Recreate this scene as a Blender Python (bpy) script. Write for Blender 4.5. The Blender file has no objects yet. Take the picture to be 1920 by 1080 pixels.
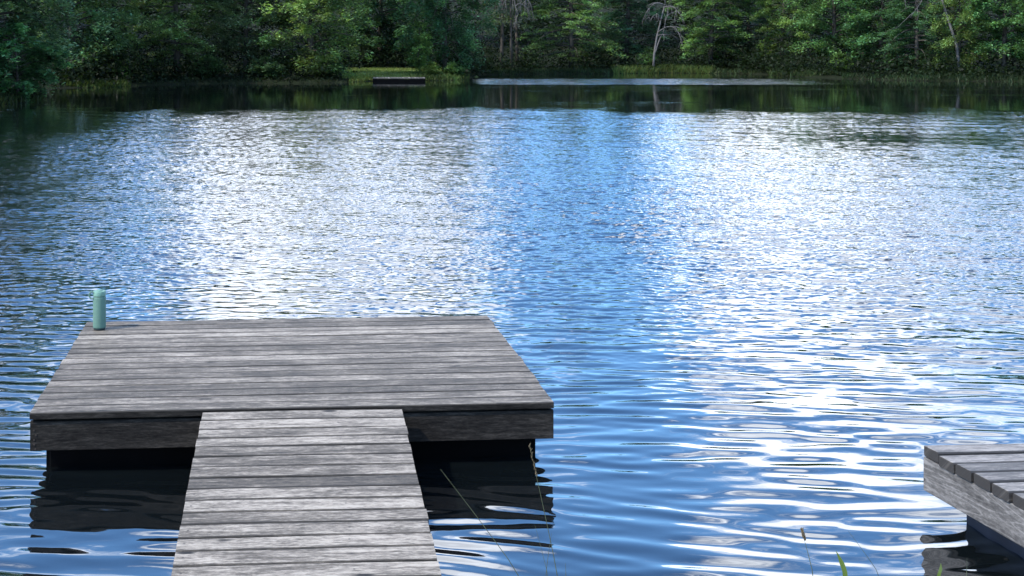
import bpy, bmesh, math, random
import numpy as np
from mathutils import Vector, Matrix, noise

random.seed(11)
RNG = np.random.default_rng(11)
scene = bpy.context.scene
COL = scene.collection
R = math.radians

# ------------------------------------------------------------------ camera constants
CAM_H = 2.416            # eye height above the water, water level is z = 0
F, PX, PY = 2500.0, 699.0, 64.0


def ground(px, py):      # point of the water plane seen at a photograph pixel -> (x, y)
    d = F * CAM_H / (py - PY)
    return ((px - PX) / F * d, d)


def xat(px, d):
    return (px - PX) / F * d


# ------------------------------------------------------------------ object helpers
def link(o):
    COL.objects.link(o)
    return o


def mesh_obj(name, verts, faces, mat, parent=None, attrs=None, smooth=False):
    me = bpy.data.meshes.new(name)
    me.from_pydata([tuple(v) for v in verts], [], faces)
    if attrs:
        for k, (typ, data) in attrs.items():
            a = me.attributes.new(k, typ, 'POINT')
            a.data.foreach_set('vector' if typ == 'FLOAT_VECTOR' else ('color' if typ == 'FLOAT_COLOR' else 'value'),
                               np.asarray(data, dtype=np.float32).ravel())
    if smooth:
        me.polygons.foreach_set('use_smooth', [True] * len(me.polygons))
    me.materials.append(mat)
    me.update()
    o = link(bpy.data.objects.new(name, me))
    if parent is not None:
        o.parent = parent
    return o


def quads_obj(name, V, mat, parent=None, col=None):
    """V: (n,4,3) array of quads -> one mesh with per-vertex colour 'tint'"""
    me = quads_mesh(name, V, mat, col)
    o = link(bpy.data.objects.new(name, me))
    if parent is not None:
        o.parent = parent
    return o


def quads_mesh(name, V, mat, col=None):
    n = len(V)
    me = bpy.data.meshes.new(name)
    me.vertices.add(n * 4)
    me.vertices.foreach_set('co', V.astype(np.float32).ravel())
    me.loops.add(n * 4)
    me.loops.foreach_set('vertex_index', np.arange(n * 4, dtype=np.int32))
    me.polygons.add(n)
    me.polygons.foreach_set('loop_start', np.arange(0, n * 4, 4, dtype=np.int32))
    if col is not None:
        a = me.attributes.new('tint', 'FLOAT_COLOR', 'POINT')
        c = np.ones((n, 4, 4), dtype=np.float32)
        c[:, :, :3] = col[:, None, :]
        a.data.foreach_set('color', c.ravel())
    me.update(calc_edges=True)
    me.validate()
    me.materials.append(mat)
    return me


def thing(name, label, cat, loc=(0, 0, 0), rotz=0.0, group=None):
    o = link(bpy.data.objects.new(name, None))
    o.empty_display_size = 0.3
    o.location = loc
    o.rotation_euler = (0, 0, rotz)
    o['label'] = label
    o['category'] = cat
    if group:
        o['group'] = group
    return o


def tag(o, label, cat, group=None):
    o['label'] = label
    o['category'] = cat
    if group:
        o['group'] = group
    return o


# ------------------------------------------------------------------ materials
def new_mat(name):
    m = bpy.data.materials.new(name)
    m.use_nodes = True
    nt = m.node_tree
    nt.nodes.clear()
    out = nt.nodes.new('ShaderNodeOutputMaterial')
    return m, nt, out


class NT:
    def __init__(s, nt):
        s.nt = nt

    def n(s, typ, **kw):
        nd = s.nt.nodes.new(typ)
        for k, v in kw.items():
            if k.startswith('i_'):
                key = k[2:]
                key = int(key) if key.isdigit() else key.replace('_', ' ')
                nd.inputs[key].default_value = v
            else:
                setattr(nd, k, v)
        return nd

    def l(s, a, b):
        s.nt.links.new(a, b)

    def math(s, op, a, b=None, c=None):
        nd = s.nt.nodes.new('ShaderNodeMath')
        nd.operation = op
        for i, v in enumerate((a, b, c)):
            if v is None:
                continue
            if isinstance(v, (int, float)):
                nd.inputs[i].default_value = v
            else:
                s.l(v, nd.inputs[i])
        return nd.outputs[0]

    def smooth(s, v, a, b, lo=0.0, hi=1.0):
        nd = s.nt.nodes.new('ShaderNodeMapRange')
        nd.interpolation_type = 'SMOOTHSTEP'
        nd.inputs['From Min'].default_value = a
        nd.inputs['From Max'].default_value = b
        nd.inputs['To Min'].default_value = lo
        nd.inputs['To Max'].default_value = hi
        s.l(v, nd.inputs['Value'])
        return nd.outputs[0]

    def mixc(s, f, a, b, mode='MIX'):
        nd = s.nt.nodes.new('ShaderNodeMix')
        nd.data_type = 'RGBA'
        nd.blend_type = mode
        for sock, v in ((nd.inputs['Factor'], f), (nd.inputs['A'], a), (nd.inputs['B'], b)):
            real = sock
            if sock.name in ('A', 'B'):
                real = [i for i in nd.inputs if i.name == sock.name and i.type == 'RGBA'][0]
            elif sock.name == 'Factor':
                real = [i for i in nd.inputs if i.name == 'Factor' and i.type == 'VALUE'][0]
            if isinstance(v, (int, float)):
                real.default_value = v
            elif isinstance(v, tuple):
                real.default_value = v if len(v) == 4 else v + (1,)
            else:
                s.l(v, real)
        return [o for o in nd.outputs if o.type == 'RGBA'][0]


def wood_material(name, dark, mid, light, rough=0.75, grain=1.0, spec=0.3, bump=0.5, rings=.05, edge_dark=.0, screws=None):
    m, nt, out = new_mat(name)
    g = NT(nt)
    at = g.n('ShaderNodeAttribute', attribute_name='wood')      # x along the board, y across, z board number
    sep = g.n('ShaderNodeSeparateXYZ')
    g.l(at.outputs['Vector'], sep.inputs[0])
    x, y, z = sep.outputs
    zz = g.math('MULTIPLY', z, 7.31)
    # slow wandering of the grain
    def nz(sx, sy, sz, det, rgh, yy=None):
        c = g.n('ShaderNodeCombineXYZ')
        g.l(g.math('MULTIPLY', x, sx), c.inputs[0]); g.l(g.math('MULTIPLY', yy or y, sy), c.inputs[1]); g.l(g.math('MULTIPLY', z, sz), c.inputs[2])
        n = g.n('ShaderNodeTexNoise', i_Scale=1.0, i_Detail=det, i_Roughness=rgh)
        g.l(c.outputs[0], n.inputs['Vector'])
        return n
    nw = nz(1.7, 6.0, 7.31, 2.0, .5)
    yw = g.math('ADD', y, g.math('MULTIPLY', nw.outputs['Fac'], 0.06))
    n1 = nz(4.5, 56.0 * grain, 7.31, 6.0, .72, yw)
    n2 = nz(26.0, 120.0 * grain, 7.31, 3.0, .75, yw)
    n3 = nz(2.4, 11.0, 3.17, 6.0, .75)
    # growth rings: contour lines of a stretched field
    nr = nz(.8, 13.0 * grain, 5.7, 1.5, .45)
    fr = g.math('FRACT', g.math('MULTIPLY', nr.outputs['Fac'], 17.0))
    ring = g.smooth(g.math('ABSOLUTE', g.math('SUBTRACT', fr, .5)), .0, .16, 1, 0)
    v = g.math('ADD', g.math('MULTIPLY', n1.outputs['Fac'], 0.55), g.math('MULTIPLY', n2.outputs['Fac'], 0.55))
    v = g.math('ADD', v, g.math('MULTIPLY', n3.outputs['Fac'], 0.66))
    wn = g.n('ShaderNodeTexWhiteNoise', noise_dimensions='1D')
    g.l(z, wn.inputs['W'])
    v = g.math('ADD', v, g.math('MULTIPLY', wn.outputs['Value'], 0.20))
    v = g.math('ADD', v, g.math('MULTIPLY', ring, rings))
    ea = g.n('ShaderNodeAttribute', attribute_name='board_inner')
    v = g.math('SUBTRACT', v, g.math('MULTIPLY', g.math('SUBTRACT', 1.0, ea.outputs['Fac']), edge_dark))  # darker along the board edges
    r = g.n('ShaderNodeValToRGB')
    r.color_ramp.elements[0].position = 0.60; r.color_ramp.elements[0].color = dark + (1,)
    r.color_ramp.elements[1].position = 1.0; r.color_ramp.elements[1].color = light + (1,)
    e = r.color_ramp.elements.new(0.80); e.color = mid + (1,)
    g.l(g.math('SUBTRACT', v, 0.175), r.inputs[0])
    # knots
    vo = g.n('ShaderNodeTexVoronoi', i_Scale=1.0)
    c4 = g.n('ShaderNodeCombineXYZ')
    g.l(g.math('MULTIPLY', x, 2.1), c4.inputs[0]); g.l(g.math('MULTIPLY', y, 7.0), c4.inputs[1]); g.l(zz, c4.inputs[2])
    g.l(c4.outputs[0], vo.inputs['Vector'])
    kn = g.smooth(vo.outputs['Distance'], 0.05, 0.12)
    colr = g.mixc(kn, (dark[0] * .45, dark[1] * .43, dark[2] * .42), r.outputs[0])
    if screws:
        x0 = g.math('ADD', g.math('SUBTRACT', x, g.math('MULTIPLY', z, 3.3)), screws[1])
        dx = g.math('MULTIPLY', g.math('SUBTRACT', g.math('FRACT', g.math('DIVIDE', x0, screws[0])), .5), screws[0])
        jit = g.math('MULTIPLY', g.math('SUBTRACT', wn.outputs['Value'], .5), .03)
        dx = g.math('ADD', dx, jit)
        dy = g.math('SUBTRACT', g.math('ABSOLUTE', g.math('SUBTRACT', y, .065)), .036)
        d2 = g.math('SQRT', g.math('ADD', g.math('MULTIPLY', dx, dx), g.math('MULTIPLY', dy, dy)))
        colr = g.mixc(g.smooth(d2, .0035, .0065, .75, 0), colr, (.03, .026, .024))
    p = g.n('ShaderNodeBsdfPrincipled')
    p.inputs['Roughness'].default_value = rough
    p.inputs['Specular IOR Level'].default_value = spec
    g.l(colr, p.inputs['Base Color'])
    b = g.n('ShaderNodeBump', i_Strength=bump, i_Distance=0.004)
    g.l(g.math('ADD', n1.outputs['Fac'], g.math('MULTIPLY', n2.outputs['Fac'], 0.8)), b.inputs['Height'])
    g.l(b.outputs[0], p.inputs['Normal'])
    g.l(p.outputs[0], out.inputs[0])
    return m


def leaf_material(name, trans=0.35, rough=0.55):
    m, nt, out = new_mat(name)
    g = NT(nt)
    at = g.n('ShaderNodeAttribute', attribute_name='tint')
    oi = g.n('ShaderNodeObjectInfo')
    geo = g.n('ShaderNodeNewGeometry')
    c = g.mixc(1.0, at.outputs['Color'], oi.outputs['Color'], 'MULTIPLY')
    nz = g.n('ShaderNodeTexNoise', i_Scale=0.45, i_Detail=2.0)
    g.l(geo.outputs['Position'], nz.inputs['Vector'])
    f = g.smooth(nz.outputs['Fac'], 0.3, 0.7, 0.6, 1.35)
    vm = g.n('ShaderNodeVectorMath', operation='SCALE')
    g.l(c, vm.inputs[0]); g.l(f, vm.inputs['Scale'])
    p = g.n('ShaderNodeBsdfPrincipled')
    p.inputs['Roughness'].default_value = rough
    p.inputs['Specular IOR Level'].default_value = 0.15
    g.l(vm.outputs[0], p.inputs['Base Color'])
    t = g.n('ShaderNodeBsdfTranslucent')
    tc = g.mixc(1.0, vm.outputs[0], (1.25, 1.3, 0.55), 'MULTIPLY')
    g.l(tc, t.inputs['Color'])
    mx = g.n('ShaderNodeMixShader', i_0=trans)
    g.l(p.outputs[0], mx.inputs[1]); g.l(t.outputs[0], mx.inputs[2])
    g.l(mx.outputs[0], out.inputs[0])
    return m


def plain_material(name, col, rough=0.5, spec=0.4, var=0.15, scale=6.0, metallic=0.0, bump=0.0):
    m, nt, out = new_mat(name)
    g = NT(nt)
    tc = g.n('ShaderNodeTexCoord')
    nz = g.n('ShaderNodeTexNoise', i_Scale=scale, i_Detail=5.0, i_Roughness=0.6)
    g.l(tc.outputs['Object'], nz.inputs['Vector'])
    k = g.smooth(nz.outputs['Fac'], 0.25, 0.75, 1 - var, 1 + var)
    vm = g.n('ShaderNodeVectorMath', operation='SCALE')
    vm.inputs[0].default_value = col
    g.l(k, vm.inputs['Scale'])
    p = g.n('ShaderNodeBsdfPrincipled')
    p.inputs['Roughness'].default_value = rough
    p.inputs['Specular IOR Level'].default_value = spec
    p.inputs['Metallic'].default_value = metallic
    g.l(vm.outputs[0], p.inputs['Base Color'])
    if bump:
        b = g.n('ShaderNodeBump', i_Strength=bump, i_Distance=0.02)
        g.l(nz.outputs['Fac'], b.inputs['Height'])
        g.l(b.outputs[0], p.inputs['Normal'])
    g.l(p.outputs[0], out.inputs[0])
    return m


M = {}
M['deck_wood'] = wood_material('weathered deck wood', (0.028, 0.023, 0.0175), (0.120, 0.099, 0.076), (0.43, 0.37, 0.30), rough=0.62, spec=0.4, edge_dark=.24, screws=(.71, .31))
M['fascia_wood'] = wood_material('shade-darkened fascia wood', (0.006, 0.0052, 0.0045), (0.022, 0.019, 0.016), (0.062, 0.053, 0.044), rough=0.8, spec=0.12)  # shade of the backlit front fascia is put into this wood colour
M['beam_wood'] = wood_material('grey beam wood', (0.05, 0.046, 0.043), (0.118, 0.109, 0.102), (0.24, 0.222, 0.208), rough=0.8, grain=0.55, bump=0.9, rings=.14)
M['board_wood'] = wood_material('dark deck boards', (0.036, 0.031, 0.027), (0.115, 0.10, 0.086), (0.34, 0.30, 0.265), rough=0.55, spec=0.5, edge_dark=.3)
M['float'] = plain_material('black float plastic', (0.0012, 0.0014, 0.0018), rough=0.6, spec=0.04, var=0.3)
M['float_blue'] = plain_material('dark navy float', (0.012, 0.016, 0.028), rough=0.5, spec=0.35, var=0.4, scale=4.0)
M['nail'] = plain_material('rusty nail steel', (0.05, 0.04, 0.035), rough=0.6, metallic=0.6)
M['leaf'] = leaf_material('tree leaves')
M['grass'] = leaf_material('grass blades', trans=0.4, rough=0.5)
M['bark'] = plain_material('grey brown bark', (0.075, 0.066, 0.056), rough=0.9, spec=0.1, var=0.5, scale=3.0, bump=0.6)
M['dead_bark'] = plain_material('bleached dead wood', (0.13, 0.122, 0.118), rough=0.85, spec=0.15, var=0.35, scale=3.0, bump=0.5)
M['stem'] = plain_material('dry grass stem', (0.055, 0.065, 0.03), rough=0.6, spec=0.3, var=0.4, scale=30)
M['seed'] = plain_material('brown seed husk', (0.11, 0.085, 0.05), rough=0.7, spec=0.2, var=0.5, scale=60)
M['bottle'] = plain_material('sage green powder coat', (0.105, 0.195, 0.150), rough=0.6, spec=0.4, var=0.05, scale=40)
M['bottle_lid'] = plain_material('sage green lid plastic', (0.17, 0.31, 0.235), rough=0.45, spec=0.5, var=0.04, scale=40)
M['bottle_base'] = plain_material('dark rubber base', (0.03, 0.045, 0.045), rough=0.7, var=0.1)


# ------------------------------------------------------------------ boards
class Boards:
    """collects chamfered boards into one mesh with the 'wood' grain coordinates"""

    def __init__(s):
        s.v, s.f, s.w, s.e = [], [], [], []
        s.k = random.random() * 50

    def board(s, o, u, v, w, L, B, T, ch=0.004, segs=1, warp=0.0, rid=None):
        """box from corner o; u = along (L), v = across (B), w = up (T), chamfered along its length"""
        o, u, v, w = Vector(o), Vector(u), Vector(v), Vector(w)
        s.k += 1.0
        k = s.k if rid is None else rid
        ed = min(.006, B * .3)
        sg = 1 if B > 0 else -1
        ed, c2 = ed * sg, ch * sg
        if sg < 0:
            ed = max(-.006, B * .3)
        prof = [(c2, 0), (B - c2, 0), (B, ch), (B, T - ch), (B - c2, T), (B - c2 - ed, T), (c2 + ed, T), (c2, T), (0, T - ch), (0, ch)]
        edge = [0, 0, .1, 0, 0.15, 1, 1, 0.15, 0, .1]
        base = len(s.v)
        ph = random.random() * 6
        for i in range(segs + 1):
            t = i / segs
            dz = warp * math.sin(ph + t * 5.0)
            dy = warp * 0.6 * math.sin(ph * 2 + t * 7.0)
            for (b, h), ee in zip(prof, edge):
                s.e.append(ee)
                s.v.append(o + u * (L * t) + v * (b + dy) + w * (h + dz))
                s.w.append((L * t + k * 3.3, b + h, k))
        n = len(prof)
        for i in range(segs):
            for j in range(n):
                a = base + i * n + j
                b = base + i * n + (j + 1) % n
                s.f.append((a, a + n, b + n, b)[::-1])
        s.f.append(tuple(base + j for j in range(n))[::-1])
        s.f.append(tuple(base + segs * n + j for j in range(n)))

    def build(s, name, mat, parent=None):
        o = mesh_obj(name, s.v, s.f, mat, parent, {'wood': ('FLOAT_VECTOR', s.w), 'board_inner': ('FLOAT', s.e)})
        bm = bmesh.new(); bm.from_mesh(o.data)
        bmesh.ops.recalc_face_normals(bm, faces=bm.faces)
        bm.to_mesh(o.data); bm.free()
        return o


def rounded_box(name, x0, x1, y0, y1, z0, z1, mat, parent, bev=0.03, seg=3):
    bm = bmesh.new()
    bmesh.ops.create_cube(bm, size=1)
    for v in bm.verts:
        v.co = Vector((x0 + (v.co.x + .5) * (x1 - x0), y0 + (v.co.y + .5) * (y1 - y0), z0 + (v.co.z + .5) * (z1 - z0)))
    bmesh.ops.bevel(bm, geom=list(bm.edges), offset=bev, segments=seg, affect='EDGES')
    me = bpy.data.meshes.new(name)
    bm.to_mesh(me); bm.free()
    me.materials.append(mat)
    o = link(bpy.data.objects.new(name, me))
    o.parent = parent
    return o


UX, UY, UZ = Vector((1, 0, 0)), Vector((0, 1, 0)), Vector((0, 0, 1))

# ------------------------------------------------------------------ main floating dock
DZ = 0.346
dock = thing('floating_dock', 'wide weathered grey plank dock with shade-darkened front board, carrying the green bottle', 'dock',
             (-1.875, 7.278, 0), R(4.4))
W, L = 2.905, 2.32
B = Boards()
np_ = 17
pitch = L / np_
wds = [random.uniform(.93, 1.07) for _ in range(np_)]
wds = [q * L / sum(wds) for q in wds]
for i in range(np_):
    y = sum(wds[:i]); pitch = wds[i]
    B.board((random.uniform(-.004, .004), y + 0.0015, DZ - .034 + random.uniform(-.0012, .0012)), UX, UY, UZ,
            W + random.uniform(-.006, .006), pitch - 0.007, 0.034, ch=0.004, segs=14, warp=0.0012)
B.build('deck', M['deck_wood'], dock)
B = Boards()
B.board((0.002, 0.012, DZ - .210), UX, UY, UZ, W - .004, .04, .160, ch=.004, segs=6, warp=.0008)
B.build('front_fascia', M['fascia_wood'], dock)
for zz_ in (.055, .083, .112, .140, .168):
    T_v, T_f = [], []
    nxx, nzz = .028 + random.uniform(-.006, .006), DZ - .05 - zz_ * .9
    for ring_ in (0, 1):
        for i in range(8):
            a_ = i * math.pi / 4
            T_v.append((nxx + (.006 - .002 * ring_) * math.cos(a_), .0118 - .003 * ring_, nzz + (.006 - .002 * ring_) * math.sin(a_)))
    for i in range(8):
        T_f.append((i, (i + 1) % 8, 8 + (i + 1) % 8, 8 + i))
    T_f.append(tuple(range(8, 16)))
    mesh_obj('nail', T_v, T_f, M['nail'], dock)
B = Boards()
B.board((0.003, -.002, DZ - .034), UX, UY, UZ, W - .006, .0035, .029, ch=.001)
B.build('edge_shade_strip', M['fascia_wood'], dock)  # added dark strip that gives the deck's front edge its shade
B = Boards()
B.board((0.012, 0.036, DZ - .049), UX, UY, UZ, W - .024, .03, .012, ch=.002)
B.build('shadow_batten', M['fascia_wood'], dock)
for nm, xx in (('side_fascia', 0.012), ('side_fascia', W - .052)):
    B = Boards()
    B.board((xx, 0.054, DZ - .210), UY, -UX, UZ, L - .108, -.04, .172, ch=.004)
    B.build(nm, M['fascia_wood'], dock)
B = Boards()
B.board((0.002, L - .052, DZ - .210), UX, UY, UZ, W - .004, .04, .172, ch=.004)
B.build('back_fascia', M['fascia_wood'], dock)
rounded_box('float', 0.06, W - .07, 0.16, L - .16, -.22, DZ - .212, M['float'], dock, bev=.03)

# ------------------------------------------------------------------ gangway to the shore
ramp = thing('gangway', 'narrow grey plank gangway leading from the near bank up to the dock', 'gangway', (-0.937, 7.338, 0), R(3.4))
RW, RP = 1.10, 0.1315
slope = -0.068
cs = 1 / math.sqrt(1 + slope * slope)
down = Vector((0, -cs, slope * cs)); rup = Vector((0, slope * cs, cs))
B = Boards()
tt = 0.0
for i in range(26):
    t = tt
    RP = random.uniform(.122, .141); tt += RP
    p0 = Vector((random.uniform(-.0025, .0025), 0, DZ - .007)) + down * (t + RP - 0.003) - rup * .032
    B.board(p0 + rup * random.uniform(-.0012, .0012), UX, -down, rup, RW + random.uniform(-.003, .003), RP - 0.008, .032, ch=.004, segs=8, warp=.0014)
B.build('walkway', M['deck_wood'], ramp)
for xx in (0.03, RW - .07):
    B = Boards()
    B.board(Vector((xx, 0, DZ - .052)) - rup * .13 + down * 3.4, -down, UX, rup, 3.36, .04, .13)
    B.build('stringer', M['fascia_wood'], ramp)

# ------------------------------------------------------------------ second dock at the right
D2 = thing('plank_dock', 'dark plank dock corner with grained grey side beam on a navy float', 'dock',
           (2.768, 6.70, 0), R(8.0))
v2 = Vector((math.sin(R(1.8)), -math.cos(R(1.8)), 0))          # towards the bank
u2 = Vector((1, 0, -0.022)).normalized()
D2L, D2W, P2 = 2.75, 2.2, 0.139
B = Boards()
for i in range(int(D2L / P2)):
    p0 = Vector((-.003 + random.uniform(-.006, .005), 0, DZ + .002 - .052 + random.uniform(-.003, .003))) + v2 * (i * P2 + P2 - .014)
    B.board(p0, u2, -v2, UZ, D2W, P2 - 0.016, .052, ch=.006, segs=8, warp=.0015)
B.build('deck', M['board_wood'], D2)
B = Boards()
B.board(Vector((0, 0, DZ - .222)) + v2 * D2L, -v2, UX, UZ, D2L, .045, .169, ch=.005, segs=10, warp=.001)
B.build('side_beam', M['beam_wood'], D2)
B = Boards()
B.board(Vector((.047, .0, DZ - .222)) - UY * .02, u2, -UY, UZ, D2W - .05, .045, .169, ch=.005)
B.build('end_beam', M['fascia_wood'], D2)
fl = rounded_box('float', 0.13, D2W, -D2L, -.12, -.22, DZ - .224, M['float_blue'], D2, bev=.04)
fl.rotation_euler = (0, 0, R(1.8))

# ------------------------------------------------------------------ bottle
bx, by = xat(186.5, 9.35), 9.35
bot = thing('water_bottle', 'sage green insulated bottle with carry loop standing on the far left dock corner', 'bottle', (bx, by, DZ + .002), R(0))


def lathe(name, prof, mat, parent, n=32):
    v, f = [], []
    for (r, z) in prof:
        for i in range(n):
            a = 2 * math.pi * i / n
            v.append((r * math.cos(a), r * math.sin(a), z))
    for j in range(len(prof) - 1):
        for i in range(n):
            f.append((j * n + i, j * n + (i + 1) % n, (j + 1) * n + (i + 1) % n, (j + 1) * n + i))
    f.append(tuple(range(n))[::-1])
    f.append(tuple((len(prof) - 1) * n + i for i in range(n)))
    return mesh_obj(name, v, f, mat, parent, smooth=True)


lathe('bottle_foot', [(.039, 0), (.041, .002), (.041, .010), (.040, .012)], M['bottle_base'], bot)
lathe('bottle_body', [(.042, .011), (.0445, .014), (.045, .02), (.045, .218), (.0445, .224), (.043, .228), (.0415, .229)], M['bottle'], bot)
lid = lathe('lid', [(.0385, .228), (.0385, .234), (.0435, .2345), (.0440, .236), (.0440, .2655), (.0432, .2675), (.041, .268), (.030, .268), (.018, .2681), (.004, .2682)], M['bottle_lid'], bot)
lathe('spout_cap', [(.020, .2675), (.0205, .270), (.0205, .2735), (.019, .2745), (.003, .2747)], M['bottle_lid'], lid)


def tube(path, radii, n=6, cap=True):
    v, f = [], []
    m = len(path)
    path = [Vector(p) for p in path]
    prev = None
    for i, p in enumerate(path):
        t = (path[min(i + 1, m - 1)] - path[max(i - 1, 0)])
        if t.length < 1e-9:
            t = Vector((0, 0, 1))
        t.normalize()
        if prev is None:
            a = t.orthogonal().normalized()
        else:
            a = (prev - t * prev.dot(t))
            a = a.normalized() if a.length > 1e-6 else t.orthogonal().normalized()
        prev = a
        b = t.cross(a)
        for k in range(n):
            an = 2 * math.pi * k / n
            v.append(p + (a * math.cos(an) + b * math.sin(an)) * radii[i])
    for i in range(m - 1):
        for k in range(n):
            f.append((i * n + k, i * n + (k + 1) % n, (i + 1) * n + (k + 1) % n, (i + 1) * n + k))
    if cap:
        f.append(tuple(range(n))[::-1])
        f.append(tuple((m - 1) * n + k for k in range(n)))
    return v, f


class Tubes:
    def __init__(s):
        s.v, s.f = [], []

    def add(s, path, radii, n=6):
        v, f = tube(path, radii, n)
        b = len(s.v)
        s.v += v
        s.f += [tuple(i + b for i in q) for q in f]

    def build(s, name, mat, parent=None):
        return mesh_obj(name, s.v, s.f, mat, parent, smooth=True)


T = Tubes()
loop = [(-.043 - .012 * math.sin(a) * 1.0, -.012 + .004 * math.cos(a), .242 - .019 * math.cos(a)) for a in np.linspace(0.15, math.pi * 2 - .15, 20)]
loop = [(-.047 + .019 * math.cos(a), -.026, .242 + .024 * math.sin(a)) for a in np.linspace(0, 2 * math.pi, 25)]
T.add(loop, [.0055] * 25, 8)
T.build('carry_loop', M['bottle'], lid)

# ------------------------------------------------------------------ lake outline, terrain
SHORE = [(-7.5, 4.4), (-9.5, 9), (-12.0, 16), (-14.0, 26), (-14.4, 36), (-13.2, 43.5), (-12.0, 47.5), (-12.9, 53), (-14.4, 59.5),
         (-12.0, 60.2), (-10.3, 63.5), (-7.5, 65.5), (-5.2, 65.0), (-1.6, 66), (-0.3, 68.2), (1.2, 69.0), (2.8, 68.9), (4.2, 69.8),
         (5.4, 72), (6.2, 79), (10, 80.5), (14.5, 81), (18.2, 83), (22.6, 80.8), (24.0, 75), (25.8, 71.2), (28, 69), (33, 67.5),
         (39, 62), (44, 48), (43, 30), (36, 14), (26, 6.2), (14, 4.8), (6, 5.0), (2.5, 4.7), (0.5, 4.6), (-2.5, 4.9), (-5, 4.8)]
SH = np.array(SHORE)


def lake_sd(P):
    """signed distance to the shoreline, negative inside the lake; P (n,2)"""
    n = len(SH)
    d2 = np.full(len(P), 1e18)
    inside = np.zeros(len(P), dtype=bool)
    for i in range(n):
        a, b = SH[i], SH[(i + 1) % n]
        e = b - a
        t = np.clip(((P - a) @ e) / (e @ e), 0, 1)
        q = P - (a + t[:, None] * e)
        d2 = np.minimum(d2, (q ** 2).sum(1))
        cond = (a[1] > P[:, 1]) != (b[1] > P[:, 1])
        with np.errstate(divide='ignore', invalid='ignore'):
            xi = (b[0] - a[0]) * (P[:, 1] - a[1]) / (b[1] - a[1] + 1e-12) + a[0]
        inside ^= cond & (P[:, 0] < xi)
    d = np.sqrt(d2)
    return np.where(inside, -d, d)


def sstep(x, a, b):
    t = np.clip((x - a) / (b - a), 0, 1)
    return t * t * (3 - 2 * t)


def terrain_h(P):
    sd = lake_sd(P)
    wob = 0.12 * np.sin(P[:, 0] * .9 + 1.3 * np.sin(P[:, 1] * .5)) + .1 * np.sin(P[:, 1] * 1.1 + P[:, 0] * .37)
    far = 0.10 * sstep(sd, 0, .5) + .022 * np.clip(sd, 0, 14) + .15 * np.clip(sd - 13, 0, 60) + wob * .25 * sstep(sd, .5, 5)
    near = 0.04 * sstep(sd, 0, .3) + .15 * np.clip(sd, 0, 6) + .05 * np.clip(sd - 6, 0, 60)
    k = sstep(P[:, 1], 8, 20)
    out = near * (1 - k) + far * k
    lawn_flat = np.exp(-((P[:, 0] - 1.2) / 4.5) ** 2 - ((P[:, 1] - 74) / 7) ** 2)
    out = out * (1 - .25 * lawn_flat) + .07 * lawn_flat * sstep(sd, 0, 1)
    bed = -np.clip(-sd * .35, 0, 1.6)
    return np.where(sd < 0, bed, out)


def axis(lo, hi, step, far_lo, far_hi):
    c = list(np.arange(lo, hi + step, step))
    s = step
    x = c[-1]
    while x < far_hi:
        s *= 1.25; x += s; c.append(x)
    s = step
    x = c[0]; pre = []
    while x > far_lo:
        s *= 1.25; x -= s; pre.append(x)
    return np.array(pre[::-1] + c)


gx, gy = axis(-24, 48, .75, -700, 700), axis(-4, 100, .75, -600, 900)
GX, GY = np.meshgrid(gx, gy)
P = np.stack([GX.ravel(), GY.ravel()], 1)
Z = terrain_h(P)
nx, ny = len(gx), len(gy)
idx = np.arange(nx * ny).reshape(ny, nx)
faces = np.stack([idx[:-1, :-1], idx[:-1, 1:], idx[1:, 1:], idx[1:, :-1]], -1).reshape(-1, 4)


def ground_material():
    m, nt, out = new_mat('forest floor')
    g = NT(nt)
    geo = g.n('ShaderNodeNewGeometry')
    n1 = g.n('ShaderNodeTexNoise', i_Scale=0.6, i_Detail=6.0)
    n2 = g.n('ShaderNodeTexNoise', i_Scale=9.0, i_Detail=6.0)
    g.l(geo.outputs['Position'], n1.inputs['Vector']); g.l(geo.outputs['Position'], n2.inputs['Vector'])
    c = g.mixc(g.smooth(n1.outputs['Fac'], .35, .65), (.010, .013, .006), (.014, .022, .008))
    c = g.mixc(g.smooth(n2.outputs['Fac'], .45, .7), c, (.018, .017, .010))
    p = g.n('ShaderNodeBsdfPrincipled')
    p.inputs['Roughness'].default_value = .95
    p.inputs['Specular IOR Level'].default_value = .1
    g.l(c, p.inputs['Base Color'])
    b = g.n('ShaderNodeBump', i_Strength=.8, i_Distance=.1)
    g.l(n2.outputs['Fac'], b.inputs['Height']); g.l(b.outputs[0], p.inputs['Normal'])
    g.l(p.outputs[0], out.inputs[0])
    return m


me = bpy.data.meshes.new('ground')
me.vertices.add(nx * ny)
me.vertices.foreach_set('co', np.concatenate([P, Z[:, None]], 1).astype(np.float32).ravel())
me.loops.add(len(faces) * 4); me.loops.foreach_set('vertex_index', faces.astype(np.int32).ravel())
me.polygons.add(len(faces)); me.polygons.foreach_set('loop_start', np.arange(0, len(faces) * 4, 4, dtype=np.int32))
me.polygons.foreach_set('use_smooth', np.ones(len(faces), dtype=bool))
me.update(calc_edges=True); me.materials.append(ground_material())
gobj = link(bpy.data.objects.new('ground', me)); gobj['kind'] = 'structure'


def hgt(x, y):
    return float(terrain_h(np.array([[x, y]], dtype=float))[0])


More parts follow.
